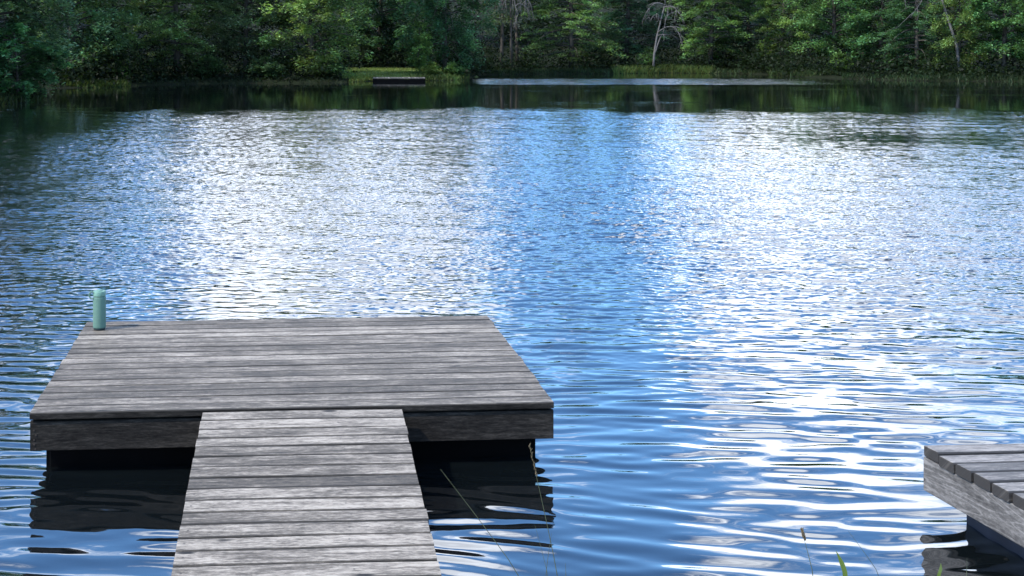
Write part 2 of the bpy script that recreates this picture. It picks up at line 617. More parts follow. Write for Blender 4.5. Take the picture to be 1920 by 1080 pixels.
# ------------------------------------------------------------------ water: one sheet with real wavelets
def water_material():
    m, nt, out = new_mat('lake water')
    g = NT(nt)
    geo = g.n('ShaderNodeNewGeometry')
    at = g.n('ShaderNodeAttribute', attribute_name='ripple')
    mp = g.n('ShaderNodeMapping'); mp.inputs['Scale'].default_value = (8.0, 13.0, 1.0)
    g.l(geo.outputs['Position'], mp.inputs['Vector'])
    nz = g.n('ShaderNodeTexNoise', i_Scale=1.0, i_Detail=2.0, i_Roughness=.5)
    g.l(mp.outputs[0], nz.inputs['Vector'])
    b = g.n('ShaderNodeBump', i_Distance=.02)
    g.l(g.math('MULTIPLY', at.outputs['Fac'], 1.0), b.inputs['Strength'])
    g.l(nz.outputs['Fac'], b.inputs['Height'])
    gl = g.n('ShaderNodeBsdfGlossy', i_Roughness=.03)
    gl.inputs['Color'].default_value = (1, 1, 1, 1)
    g.l(b.outputs[0], gl.inputs['Normal'])
    df = g.n('ShaderNodeBsdfDiffuse')
    df.inputs['Color'].default_value = (.004, .006, .007, 1)
    fr = g.n('ShaderNodeFresnel', i_IOR=1.33)
    g.l(b.outputs[0], fr.inputs['Normal'])
    k = g.math('POWER', fr.outputs[0], 0.525)
    mx = g.n('ShaderNodeMixShader')
    g.l(k, mx.inputs[0]); g.l(df.outputs[0], mx.inputs[1]); g.l(gl.outputs[0], mx.inputs[2])
    g.l(mx.outputs[0], out.inputs[0])
    return m


def vnoise(x, y, seed):
    """cheap smooth value noise, arrays"""
    xi, yi = np.floor(x).astype(np.int64), np.floor(y).astype(np.int64)
    fx, fy = x - xi, y - yi
    fx = fx * fx * (3 - 2 * fx); fy = fy * fy * (3 - 2 * fy)

    def h(a, b):
        n = (a * 374761393 + b * 668265263 + seed * 974634777) & 0x7fffffff
        n = ((n ^ (n >> 13)) * 1274126177) & 0x7fffffff
        return ((n ^ (n >> 16)) & 0xffff) / 65535.0
    return (h(xi, yi) * (1 - fx) + h(xi + 1, yi) * fx) * (1 - fy) + (h(xi, yi + 1) * (1 - fx) + h(xi + 1, yi + 1) * fx) * fy


rows = [3.9]
while rows[-1] < 96:
    y = rows[-1]
    rows.append(y + (0.018 if y < 9 else (0.018 + (y - 9) * .0008 if y < 45 else (.07 if 63 < y < 73 else .13))))
rows = np.array(rows)
# columns: fine inside the view fan, coarse towards the side banks
uc = np.concatenate([np.linspace(-1.0, -.40, 60, endpoint=False), np.linspace(-.40, .62, 860, endpoint=False), np.linspace(.62, 1.25, 60)])
YY = np.repeat(rows[:, None], len(uc), 1)
XX = uc[None, :] * (YY + 2.0) + .0
cell_x = np.maximum(np.gradient(uc)[None, :] * (YY + 2.0), .01)
cell_y = np.gradient(rows)[:, None] * np.ones_like(XX)
rng = np.random.default_rng(5)
# ripple amplitude field
edge = 42.5 + 2.6 * (vnoise(XX * .25, YY * .0 + 3, 3) - .5) + 4.0 * (vnoise(XX * .9, YY * .5, 4) - .5) 
windy = 1 - sstep(YY, edge - 2.5, edge + 1.5)
lee = 225 * np.clip(-.185 - XX / YY, 0, .2) + 6 * (vnoise(XX * .4, YY * .2, 14) - .5)
windy *= 1 - .72 * sstep(YY, 42.5 - lee - 6, 42.5 - lee + 3) * sstep(lee, 0, 3)
far_strip = sstep(YY, 63.5, 64.5) * (1 - sstep(YY, 71, 73)) * sstep(XX, 4.6, 6.5) * (1 - sstep(XX, 20, 24))
streak = .22 * sstep(vnoise(XX * .12, YY * .55, 8), .66, .8) * sstep(YY, 40, 44)
near_calm = .55 + .45 * sstep(YY, 7.0, 17)
gust = .62 + .6 * vnoise(XX * .16, YY * .11, 21) * 1.0 + .25 * (vnoise(XX * .5, YY * .33, 22) - .5)
lull = 1 - .55 * np.exp(-((XX - 12.5) / 4.2) ** 2 - ((YY - 31) / 2.6) ** 2)
A = windy * near_calm * gust * lull + far_strip * 2.2 + streak + .03
# spectrum
H = np.zeros_like(XX)
wx = XX + .25 * (vnoise(XX * .5, YY * .5, 31) - .5)
wy = YY + .25 * (vnoise(XX * .45, YY * .6, 32) - .5)
comps = []
for i in range(60):                                         # wind chop, many directions
    comps.append((0.052 * (4.0 ** (rng.random() ** 1.2)), rng.normal(0, .52), rng.random() * 6.283, .0205, 0))
for i in range(30):                                         # long crested wavelets lapping towards the bank
    comps.append((0.125 * (2.5 ** rng.random()), rng.normal(.03, .17), rng.random() * 6.283, .0185, 1))
for i in range(8):
    comps.append((rng.uniform(.7, 2.0), rng.normal(0.1, .45), rng.random() * 6.283, .008, 2))
for lam, th, ph, s_, kind in comps:
    k = 2 * math.pi / lam
    kx, ky = k * math.sin(th), k * math.cos(th)
    a = s_ / k
    # waves shorter than the cell can show fade out
    lx = lam / max(abs(math.sin(th)), .05); ly = lam / max(abs(math.cos(th)), .05)
    vis = sstep(ly / cell_y, 2.4, 3.6) * sstep(lx / cell_x, 2.4, 3.6)
    if kind == 0:
        wgt = .05 + .95 * sstep(YY, 6.5, 15)
    elif kind == 1:
        wgt = 1.25 - .75 * sstep(YY, 9, 20)
    else:
        wgt = 1.0
    H += a * vis * wgt * np.sin(kx * wx + ky * wy + ph)
H *= A * (1.25 + .55 * sstep(YY, 14, 30))
# the lake ends at its banks: sink the sheet under the land
Pw = np.stack([XX.ravel(), YY.ravel()], 1)
verts = np.concatenate([Pw, H.ravel()[:, None]], 1)
nr, nc = XX.shape
idx = np.arange(nr * nc).reshape(nr, nc)
faces = np.stack([idx[:-1, :-1], idx[:-1, 1:], idx[1:, 1:], idx[1:, :-1]], -1).reshape(-1, 4)
sdq = lake_sd(np.stack([XX[::6, ::6].ravel(), YY[::6, ::6].ravel()], 1)).reshape(XX[::6, ::6].shape)
sdf = np.repeat(np.repeat(sdq, 6, 0), 6, 1)[:nr, :nc]
keep = (sdf[:-1, :-1] < 3.0).ravel()
faces = faces[keep]
me = bpy.data.meshes.new('water')
me.vertices.add(nr * nc); me.vertices.foreach_set('co', verts.astype(np.float32).ravel())
me.loops.add(len(faces) * 4); me.loops.foreach_set('vertex_index', faces.astype(np.int32).ravel())
me.polygons.add(len(faces)); me.polygons.foreach_set('loop_start', np.arange(0, len(faces) * 4, 4, dtype=np.int32))
me.polygons.foreach_set('use_smooth', np.ones(len(faces), dtype=bool))
a = me.attributes.new('ripple', 'FLOAT', 'POINT')
a.data.foreach_set('value', np.clip(.02 + .45 * A * sstep(YY, 8, 20) + 0.5 * far_strip, 0, 2.0).astype(np.float32).ravel())
me.update(calc_edges=True); me.materials.append(water_material())
wobj = link(bpy.data.objects.new('water', me)); wobj['kind'] = 'structure'


# ------------------------------------------------------------------ foliage
def leaf_quads(C, size, rng, up=.75, aspect=.55, yaw=None):
    """rhomb leaves at centres C (n,3); normals mostly upwards; returns (n,4,3)"""
    n = len(C)
    nrm = rng.normal(0, 1, (n, 3)) * (1 - up) + np.array([0, 0, up])
    nrm /= np.linalg.norm(nrm, axis=1)[:, None]
    t = rng.normal(0, 1, (n, 3))
    t -= (t * nrm).sum(1)[:, None] * nrm
    t /= np.linalg.norm(t, axis=1)[:, None] + 1e-9
    b = np.cross(nrm, t)
    s = (size * rng.uniform(.6, 1.35, n))[:, None]
    droop = np.array([0, 0, -1.0]) * s * rng.uniform(.0, .35, n)[:, None]
    q = np.stack([C - t * s * .5, C + b * s * .5 * aspect, C + t * s * .5 + droop, C - b * s * .5 * aspect], 1)
    return q


def limb_path(p0, az, L, rise, droop, k=7, rng=None):
    pts = []
    wob = rng.normal(0, .12, 2)
    for i in range(k):
        t = i / (k - 1)
        r = L * t
        a = az + wob[0] * t
        pts.append(np.array([p0[0] + r * math.cos(a), p0[1] + r * math.sin(a), p0[2] + L * (rise * t - droop * t * t) + wob[1] * .2 * t]))
    return pts


def make_crown(seed, h, r, base, nl=46, per=8, leaves=32, lsize=.24, flat=.16, rise=.45, droop=.45, prof='broad', spread=.42, low=6.5,
               tint=(.118, .182, .104), var=.62, trunk_r=.16, lean=(0, 0), skirt=.75):
    """returns crown quads + tints and a Tubes trunk; most limbs sit in the lower `low` metres, which the frame shows"""
    rng = np.random.default_rng(seed)
    T = Tubes()
    tp = [(lean[0] * t + .12 * math.sin(seed + 4 * t), lean[1] * t + .12 * math.cos(seed * 2 + 3 * t), h * .96 * t - (.3 if t == 0 else 0)) for t in np.linspace(0, 1, 9)]
    T.add(tp, [trunk_r * (1.25 if t == 0 else 1) * (1 - .85 * t) + .012 for t in np.linspace(0, 1, 9)], 8)

    def tpos(z):
        t = np.clip(z / (h * .96), 0, 1)
        i = min(int(t * 8), 7); f = t * 8 - i
        return np.array(tp[i]) * (1 - f) + np.array(tp[i + 1]) * f
    Q, Ct = [], []
    ga = rng.random() * 6.28
    for i in range(nl):
        if i < nl * .68:
            z = base + (min(low, h * .7) - base) * ((i + rng.random() * .8) / (nl * .68))
        else:
            z = low + (h - low) * ((i - nl * .68 + rng.random()) / (nl * .32))
            if h <= low:
                z = base + (h - base) * rng.random()
        zn = (z - base) / (h - base)
        if prof == 'broad':
            rad = r * (skirt + (1 - skirt) * min(1, zn * 4)) * math.sqrt(max(.02, 1 - max(0, (zn - .35) / .66) ** 2))
        elif prof == 'cone':
            rad = r * (1 - zn) ** .75 + .25
        else:
            rad = r * math.sqrt(max(.03, 1 - (2 * zn - 1) ** 2))
        ga += 2.39996 + rng.normal(0, .35)
        Ll = rad * rng.uniform(.72, 1.12)
        p0 = tpos(max(.15, z - Ll * (rise - droop) * .6))
        pts = limb_path(p0, ga, Ll, rise * rng.uniform(.7, 1.2), droop * rng.uniform(.7, 1.2), 7, rng)
        T.add([tuple(p) for p in pts], [max(.006, trunk_r * .32 * (1 - .9 * j / 6)) for j in range(7)], 5)
        big = 1.0 if z < low + .5 else 1.7
        npl = per if z < low + .5 else max(4, int(per * .6))
        lim_t = rng.normal(1, var * .45)
        for j in range(npl):
            t = (.28 + .76 * (j + rng.random() * .8) / npl)
            f = min(t, .999) * 6; k = int(f); f -= k
            c = pts[k] * (1 - f) + pts[k + 1] * f
            side = rng.normal(0, 1) * spread * Ll * .5 * (1.15 - .6 * t)
            c = c + np.array([-math.sin(ga) * side, math.cos(ga) * side, -abs(side) * .15 + rng.normal(0, .06)])
            n = int(leaves * rng.uniform(.6, 1.35) / (big ** 1.0))
            ex = spread * .42 * big
            off = rng.normal(0, 1, (n, 3)) * np.array([ex, ex, flat * .8 * big])
            out = np.array([math.cos(ga), math.sin(ga), 0])
            along = off @ out
            off[:, 2] -= np.clip(along, 0, 2) * .28
            Q.append(leaf_quads(c + off, lsize * big, rng, up=.84))
            ct = max(.3, lim_t + rng.normal(0, var * .55)) * (.72 + .5 * min(t, 1))  # inner-crown shade put into the tint, with paler young leaves at limb tips
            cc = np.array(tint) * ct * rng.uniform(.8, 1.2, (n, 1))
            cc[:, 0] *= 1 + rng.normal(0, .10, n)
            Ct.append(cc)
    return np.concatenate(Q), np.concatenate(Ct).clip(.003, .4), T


CROWNS = {}


def crown_variant(key, **kw):
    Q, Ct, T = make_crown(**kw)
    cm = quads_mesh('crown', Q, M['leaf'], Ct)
    to = mesh_obj('trunk_src', T.v, T.f, M['bark'], smooth=True)
    tm = to.data; tm.name = 'trunk'
    bpy.data.objects.remove(to)
    CROWNS[key] = (cm, tm)


crown_variant('maple', seed=1, h=11.2, r=3.3, base=.9, nl=60, per=9, leaves=58, lsize=0.192, prof='broad', low=6.2)
crown_variant('layered', seed=2, h=10.8, r=3.0, base=.8, nl=54, per=9, leaves=63, lsize=0.160, flat=.09, rise=.22, droop=.32, prof='broad', low=6.0)
crown_variant('hemlock', seed=3, h=12, r=3.2, base=.6, nl=66, per=10, leaves=58, lsize=0.136, flat=.07, rise=.10, droop=.38, prof='cone', low=6.0)
crown_variant('droopy', seed=4, h=11.4, r=3.4, base=.5, nl=64, per=9, leaves=63, lsize=0.176, flat=.2, rise=.35, droop=.75, prof='broad', low=6.4)
crown_variant('round', seed=5, h=11, r=3.1, base=.4, nl=64, per=9, leaves=58, lsize=0.176, flat=.16, rise=.4, droop=.4, prof='broad', skirt=.9, low=6.2)
crown_variant('thin', seed=6, h=11.5, r=1.9, base=2.6, nl=40, per=8, leaves=14, lsize=.16, flat=.07, rise=.05, droop=.3, prof='cone', low=6.5, trunk_r=.10)
crown_variant('sapling', seed=7, h=4.2, r=1.25, base=.5, nl=34, per=8, leaves=16, lsize=.20, flat=.14, rise=.7, droop=.3, prof='oval', spread=.3, low=4.2, trunk_r=.05)
crown_variant('bush', seed=8, h=1.7, r=1.1, base=.1, nl=30, per=7, leaves=18, lsize=.16, flat=.14, rise=.8, droop=.5, prof='oval', spread=.3, low=1.7, trunk_r=.03)
crown_variant('frond', seed=9, h=3.2, r=1.9, base=.2, nl=40, per=10, leaves=20, lsize=.20, flat=.08, rise=.75, droop=.95, prof='oval', spread=.22, low=3.2, trunk_r=.05)


def tree(name, label, cat, key, px, d, color, scale=1.0, sz=None, rot=None, group='trees along the far shore', dx=0):
    x = xat(px, d) + dx
    z = hgt(x, d)
    e = thing(name, label, cat, (x, d, max(z, .02)), rot if rot is not None else random.uniform(0, 6.28), group)
    e.scale = (scale, scale, sz if sz else scale)
    cm, tm = CROWNS[key]
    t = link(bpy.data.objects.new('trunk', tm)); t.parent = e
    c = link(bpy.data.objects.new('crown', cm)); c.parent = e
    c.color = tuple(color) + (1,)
    return e


DG, MG, YG, BG, BR = (.62, .80, .80), (1.0, 1.05, .9), (1.75, 1.5, .75), (.75, 1.0, 1.15), (.75, .68, .75)
TREES = [
    # name, label, variant, px, d, colour, scale, sz
    ('broadleaf_tree', 'tall dark blue-green tree at the left edge, nearest of the shore trees', 'droopy', -18, 49.5, (1.0, 1.15, 1.1), 1.05, 1.12),
    ('broadleaf_tree', 'broad bluish green tree behind the small grassy patch on the left bank', 'maple', 135, 64, (1.15, 1.25, 1.15), 1.0, 1.15),
    ('broadleaf_tree', 'yellow-tinged tree just right of the bluish broad tree on the left bank', 'round', 212, 66.5, (1.3, 1.28, .85), .62, .95),
    ('broadleaf_tree', 'mid green tree with layered branches right of the yellow-tinged tree', 'layered', 330, 68.5, (1.45, 1.4, 1.0), 1.0, 1.05),
    ('broadleaf_tree', 'dull brownish green tree between the layered tree and the bright rounded tree', 'maple', 465, 70.5, (1.0, .92, .9), .85, 1.1),
    ('broadleaf_tree', 'bright green rounded tree whose foliage bulges over the left end of the lawn', 'round', 585, 69.8, (1.3, 1.3, .82), 1.0, 1.1),
    ('broadleaf_tree', 'dark blue-green tree standing at the back of the lawn', 'maple', 712, 86, (.55, .75, .75), 1.05, 1.1),
    ('broadleaf_tree', 'large dark green drooping tree at the right end of the lawn', 'droopy', 838, 75.5, (.62, .92, .82), 1.0, 1.15),
    ('conifer_tree', 'thin brownish conifer with bare lower trunk right of the drooping tree', 'thin', 938, 84, (.72, .68, .62), 1.0, 1.0),
    ('conifer_tree', 'second thin brownish conifer, close behind the hanging bare boughs', 'thin', 972, 87, (.62, .66, .62), 1.0, 1.1),
    ('conifer_tree', 'wide hemlock with bright flat sprays in front of the dark hollow', 'hemlock', 1075, 85.5, (1.1, 1.2, .85), 1.05, 1.0),
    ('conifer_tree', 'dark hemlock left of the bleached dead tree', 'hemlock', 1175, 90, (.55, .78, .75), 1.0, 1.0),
    ('broadleaf_tree', 'bright green layered tree just right of the bleached dead tree', 'layered', 1335, 85.5, (1.15, 1.3, .9), .93, 1.0),
    ('conifer_tree', 'dusky blue-green hemlock between two brighter layered trees', 'hemlock', 1402, 87.5, (.55, .72, .78), .8, .95),
    ('broadleaf_tree', 'yellow-green layered tree behind the reedy point', 'layered', 1468, 84, (1.25, 1.28, .8), .75, 1.0),
    ('broadleaf_tree', 'full mid green tree with low branches over the pale shrub', 'maple', 1560, 79, (1.0, 1.25, .9), .85, 1.0),
    ('broadleaf_tree', 'dense dark green tree left of the leaning bare trunk', 'round', 1655, 77, (.75, 1.05, .85), .88, 1.0),
    ('conifer_tree', 'deep green hemlock directly under the leaning bare trunk', 'hemlock', 1722, 74.5, (.68, .9, .8), .72, .95),
    ('broadleaf_tree', 'olive yellow tree right of the leaning bare trunk', 'round', 1800, 73, (1.22, 1.2, .72), .62, .95),
    ('broadleaf_tree', 'fresh green tree at the right edge', 'maple', 1880, 72, (.95, 1.25, .9), .82, 1.0),
    ('broadleaf_tree', 'shore tree beyond the right edge of the view', 'layered', 1990, 71, (.9, 1.1, .9), 1.0, 1.0),
    ('broadleaf_tree', 'farther shore tree beyond the right edge of the view', 'droopy', 2120, 68, (.8, 1.0, .9), 1.0, 1.1),
]
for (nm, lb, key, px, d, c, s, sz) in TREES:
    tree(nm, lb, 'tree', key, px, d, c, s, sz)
# tall trees on the left bank, outside the frame: the water mirrors them along its left edge
for (x, y, key, s, sz, lb) in [(-16.8, 46, 'maple', 1.1, 1.3, 'tall tree on the left bank nearest the left edge of the view'),
                               (-19, 38, 'round', 1.1, 1.3, 'tall tree on the left bank beyond the left edge of the view'),
                               (-18.5, 30, 'droopy', 1.1, 1.2, 'drooping tree on the left bank beyond the left edge of the view'),
                               (-17, 21, 'maple', 1.0, 1.1, 'near tree on the left bank beyond the left edge of the view')]:
    e = tree('broadleaf_tree', lb, 'tree', key, 0, y, (.55, .75, .7), s, sz, group='trees along the left bank', dx=x - xat(0, y))

# shrubs and saplings standing on their own
SHRUBS = [
    ('shrub', 'arching dark green shrub overhanging the water at the left edge', 'frond', 28, 47.2, (.8, 1.15, .9), .95, .85, 'shrub'),
    ('sapling', 'pale green sapling in front of the drooping tree at the right end of the lawn', 'sapling', 788, 73.2, (1.5, 1.55, .9), .68, .68, 'tree'),
    ('shrub', 'yellow-green bush beside the right end of the small far dock', 'bush', 806, 70.6, (1.5, 1.5, .7), .55, .42, 'shrub'),
    ('shrub', 'low green bush at the waterline under the drooping tree', 'bush', 850, 71.6, (.9, 1.1, .7), .55, .42, 'shrub'),
    ('shrub', 'rounded green bush at the foot of the bleached dead tree', 'bush', 1214, 85, (.95, 1.15, .8), .62, .75, 'shrub'),
    ('shrub', 'pale green shrub at the water edge under the full mid green tree', 'bush', 1575, 76.5, (1.35, 1.5, .9), .62, .62, 'shrub'),
    ('shrub', 'yellowish shrub on the small grassy patch of the left bank', 'bush', 222, 63.8, (1.3, 1.4, .6), .55, .5, 'shrub'),
    ('shrub', 'dark bush at the waterline below the bright rounded tree', 'bush', 610, 67.6, (.6, .75, .55), .9, .62, 'shrub'),
    ('shrub', 'dark bush at the waterline below the dull brownish tree', 'bush', 500, 67.2, (.5, .62, .55), .9, .6, 'shrub'),
    ('shrub', 'dark bush at the waterline below the layered tree on the left bank', 'bush', 390, 67.5, (.6, .75, .55), .9, .6, 'shrub'),
]
for (nm, lb, key, px, d, c, s, sz, cat) in SHRUBS:
    tree(nm, lb, cat, key, px, d, c, s, sz, group='shrubs along the far shore' if nm == 'shrub' else None)

# far wood behind the shore trees, one mass nobody could count
Q, Ct = [], []
rr = np.random.default_rng(77)
for i in range(46):
    px = -260 + i * 56 + rr.normal(0, 12)
    d0 = 74 if px < 560 else (92 if px < 1480 else 83)
    d = d0 + 6 + rr.uniform(0, 14)
    x = xat(px, d)
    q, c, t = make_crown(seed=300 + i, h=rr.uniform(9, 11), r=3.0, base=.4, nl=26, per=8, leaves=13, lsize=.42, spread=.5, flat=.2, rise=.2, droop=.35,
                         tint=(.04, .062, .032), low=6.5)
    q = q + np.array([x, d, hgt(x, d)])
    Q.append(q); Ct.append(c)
o = quads_obj('far_wood', np.concatenate(Q), M['leaf'], None, np.concatenate(Ct))
o['kind'] = 'stuff'; tag(o, 'dim mass of dark woodland filling in behind the shore trees', 'woodland')

# undergrowth along the far bank
pts = []
SHf = [p for p in SHORE[5:31]]
seg = []
for i in range(len(SHf) - 1):
    a, b = np.array(SHf[i]), np.array(SHf[i + 1])
    n = max(1, int(np.linalg.norm(b - a) * 5))
    for k in range(n):
        seg.append(a + (b - a) * (k + rr.random()) / n)
seg = np.array(seg)
Q, Ct = [], []
for p in seg:
    for rep in range(5):
        q = p + rr.normal(0, 1, 2) * np.array([.5, .5]) + np.array([0, 1]) * (rr.uniform(.5, 5.5) if rep < 3 else rr.uniform(5, 13))
        if rep > 2 and q[1] < 60:
            continue
        sd = lake_sd(q[None])[0]
        if sd < .25 or (-1.8 < q[0] < 4.2 and 66 < q[1] < 84):
            continue
        hh = rr.uniform(.3, 1.3) if rep < 3 else rr.uniform(.8, 2.8)
        n = 16 if rep < 3 else 34
        C = np.stack([q[0] + rr.normal(0, .35 if rep < 3 else .6, n), q[1] + rr.normal(0, .35, n), hgt(*q) + hh * rr.random(n)], 1)
        Q.append(leaf_quads(C, .2, rr, up=.6))
        Ct.append(np.array([.016, .028, .011]) * rr.uniform(.4, 1.3) * rr.uniform(.7, 1.3, (n, 1)))
for k in range(260):
    q = np.array([rr.uniform(-4, 6), rr.uniform(83.5, 90)])
    n = 40
    C = np.stack([q[0] + rr.normal(0, .6, n), q[1] + rr.normal(0, .4, n), hgt(*q) + rr.uniform(.8, 3.2) * rr.random(n)], 1)
    Q.append(leaf_quads(C, .22, rr, up=.6))
    Ct.append(np.array([.022, .038, .018]) * rr.uniform(.4, 1.3) * rr.uniform(.7, 1.3, (n, 1)))
o = quads_obj('undergrowth', np.concatenate(Q), M['leaf'], None, np.concatenate(Ct))
o['kind'] = 'stuff'; tag(o, 'low dark leafy undergrowth along the far bank', 'undergrowth')


# shore grass
def blades(points, h0, h1, w, tint, rng, lean=.25):
    n = len(points)
    base = np.array(points)
    hh = rng.uniform(h0, h1, n)[:, None]
    az = rng.uniform(0, 6.28, n)
    dr = np.stack([np.cos(az), np.sin(az), 0 * az], 1)
    ln = rng.normal(0, lean, (n, 2))
    top = base + np.concatenate([ln * hh, hh], 1)
    mid = base * .5 + top * .5 + np.array([0, 0, .05]) * hh
    q = np.stack([base - dr * w * .5, base + dr * w * .5, mid + dr * w * .5, top], 1)
    c = np.array(tint) * rng.uniform(.6, 1.4, (n, 1))
    c[:, 0] *= rng.uniform(.8, 1.35, n)
    return q, c


def grass_patch(px0, px1, d0, d1, n, h0, h1, tint, rng):
    px = rng.uniform(px0, px1, n); d = rng.uniform(d0, d1, n)
    x = (px - PX) / F * d
    P = np.stack([x, d], 1)
    sd = lake_sd(P)
    P = P[sd > .02]
    z = terrain_h(P)
    pts = np.concatenate([P, np.maximum(z, -.05)[:, None]], 1)
    return blades(pts, h0, h1, .055, tint, rng, .45)


Q, Ct = [], []
for args in [(1150, 1335, 81, 86, 9000, .12, .42, (.075, .115, .034)), (1330, 1450, 80.3, 85, 2500, .06, .22, (.035, .055, .022)),
             (1440, 1580, 74.5, 82, 4000, .08, .32, (.042, .066, .024)), (890, 1150, 79.5, 83, 4000, .06, .25, (.024, .042, .018)),
             (1580, 1960, 67.5, 74, 6000, .06, .24, (.026, .046, .019)), (655, 705, 65.5, 70, 1500, .06, .18, (.12, .17, .045)),
             (770, 880, 68.8, 73, 3500, .08, .28, (.055, .09, .028)), (125, 245, 60, 65, 5000, .06, .26, (.055, .09, .024)),
             (245, 660, 63.5, 68, 2500, .05, .18, (.016, .027, .012)), (-60, 90, 45, 52, 2500, .1, .35, (.03, .048, .018))]:
    q, c = grass_patch(*args, rr)
    Q.append(q); Ct.append(c)
o = quads_obj('shore_grass', np.concatenate(Q), M['grass'], None, np.concatenate(Ct))
o['kind'] = 'stuff'; tag(o, 'reedy green grass along the far waterline', 'grass')
# lawn
Pl = []
lx, ly = np.linspace(-1.6, 4.4, 50), np.linspace(68.0, 84, 60)
LX, LY = np.meshgrid(lx, ly)
P = np.stack([LX.ravel(), LY.ravel()], 1)
Zl = terrain_h(P) + .02
sd = lake_sd(P)
Zl = np.where(sd < .2, -.3, Zl)
idx = np.arange(len(P)).reshape(60, 50)
fc = np.stack([idx[:-1, :-1], idx[:-1, 1:], idx[1:, 1:], idx[1:, :-1]], -1).reshape(-1, 4)
lawn = mesh_obj('lawn', np.concatenate([P, Zl[:, None]], 1), [tuple(int(i) for i in f) for f in fc],
                plain_material('mown lawn', (.15, .20, .06), rough=.9, spec=.1, var=.3, scale=1.5), smooth=True)
lawn['kind'] = 'structure'
n = 9000
P = np.stack([rr.uniform(-1.6, 4.2, n), rr.uniform(68.6, 83, n)], 1)
P = P[lake_sd(P) > .25]
q, c = blades(np.concatenate([P, terrain_h(P)[:, None] + .01], 1), .04, .12, .03, (.16, .215, .065), rr, .4)
o = quads_obj('lawn_grass', q, M['grass'], None, c)
o['kind'] = 'stuff'; tag(o, 'short sunlit yellow-green lawn grass beside the small far dock', 'grass')

# ------------------------------------------------------------------ small far dock
fd = thing('shore_dock', 'small low grey dock far away at the edge of the sunny lawn', 'dock', (xat(699, 67.6), 67.6, 0), R(-1))
B = Boards()
for i in range(18):
    B.board((i * .148, 0, .15), UY, -UX, UZ, 1.3, -.14, .05)
B.build('deck', M['board_wood'], fd)
B = Boards(); B.board((0, .02, .0), UX, UY, UZ, 2.66, .05, .145); B.build('front_fascia', M['float'], fd)  # blackened board stands in for the shadow under this dock
for xx in (.1, 1.3, 2.5):
    T = Tubes(); T.add([(xx, .2, -.9), (xx, .2, .145)], [.07, .07], 8); T.build('post', M['bark'], fd)


# ------------------------------------------------------------------ bare dead trees
def bough(T, p, direc, L, r, depth, rng, droop=.35, n=7, kids=4):
    p = np.array(p, float); d = np.array(direc, float); d /= np.linalg.norm(d)
    pts = [p.copy()]
    for i in range(n):
        d = d + rng.normal(0, .16, 3) + np.array([0, 0, -droop * .22])
        d /= np.linalg.norm(d)
        p = p + d * L / n
        pts.append(p.copy())
    T.add([tuple(q) for q in pts], [max(.006, r * (1 - .85 * i / n)) for i in range(n + 1)], 5)
    if depth > 0:
        for k in range(kids):
            i = rng.integers(2, n + 1)
            dd = pts[i] - pts[i - 1]
            dd = dd / np.linalg.norm(dd) + rng.normal(0, .65, 3)
            bough(T, pts[i], dd, L * rng.uniform(.4, .65), max(.008, r * .5), depth - 1, rng, droop, n=5, kids=3)


def dead(name, label, px, d, trunk, boughs, seed, r0=.1, tm='dead_bark'):
    rng = np.random.default_rng(seed)
    x = xat(px, d); z = hgt(x, d)
    e = thing(name, label, 'tree', (x, d, z), 0, 'bare dead trees')
    T = Tubes()
    m = len(trunk)
    T.add(trunk, [r0 * (1 - .65 * i / (m - 1)) for i in range(m)], 7)
    T.build('trunk', M[tm], e)
    for (p, dr, Lb, rb, dep, dp) in boughs:
        T = Tubes(); bough(T, p, dr, Lb, rb, dep, rng, dp)
        T.build('branch', M['dead_bark'], e)
    return e


dead('dead_tree', 'bleached grey dead tree with curled bare branches at the grassy far shore', 1225, 83.6,
     [(-.02, 0, -.2), (.05, 0, 1), (.22, .05, 2.1), (.5, .1, 3.2), (.75, .1, 4.2)],
     [((.3, 0, 2.4), (.8, -.3, 1), 1.5, .05, 2, .9), ((.5, 0, 3.2), (-.4, -.3, .8), 1.2, .045, 2, 1.1), ((.7, 0, 4.0), (.8, -.4, .5), 1.4, .05, 2, 1.2),
      ((.7, 0, 4.1), (-.9, -.3, .7), 1.4, .05, 2, 1.2), ((.25, 0, 2.2), (1, -.2, .3), 1.3, .035, 1, .8), ((.75, 0, 4.2), (.1, -.4, 1), 1.2, .045, 2, .8),
      ((.05, 0, 1.0), (.5, 0, 1.4), 2.6, .05, 1, .1)], 5, .085)
dead('dead_tree', 'grey dead boughs hanging among the thin conifers at the top of the view', 952, 82.5,
     [(.3, .6, -.2), (.25, .5, 2), (.2, .3, 4), (.15, .1, 6), (.1, 0, 7.5)],
     [((.2, .1, 5.6), (-.7, -.5, .1), 2.0, .06, 2, 2.2), ((.2, .1, 5.9), (.7, -.6, .1), 2.2, .06, 2, 2.4), ((.2, .1, 5.2), (.2, -.8, .0), 2.1, .06, 2, 2.4),
      ((.2, .1, 6.4), (-.3, -.7, .1), 2.2, .06, 2, 2.2), ((.2, .1, 6.0), (1, -.3, .3), 2.2, .06, 2, 2.0), ((.2, .1, 5.6), (-1, -.2, .3), 1.8, .05, 2, 2.0),
      ((.2, .1, 5.3), (.5, -.6, .1), 1.9, .05, 2, 2.6)], 8, .09, 'bark')
dead('dead_tree', 'leaning bare pale trunk with one long arched bough above the deep green hemlock', 1790, 72.4,
     [(.35, 0, -.2), (.1, 0, 1.6), (-.35, 0, 3.0), (-.85, 0, 4.6), (-1.3, 0, 6.4)],
     [((-.95, 0, 4.9), (-1, -.1, .25), 3.2, .045, 1, .75), ((-.8, 0, 4.5), (-1, -.2, .1), 2.6, .03, 1, .5), ((-1.1, 0, 5.6), (.9, -.1, .6), 2.0, .04, 2, .5)], 13, .10)

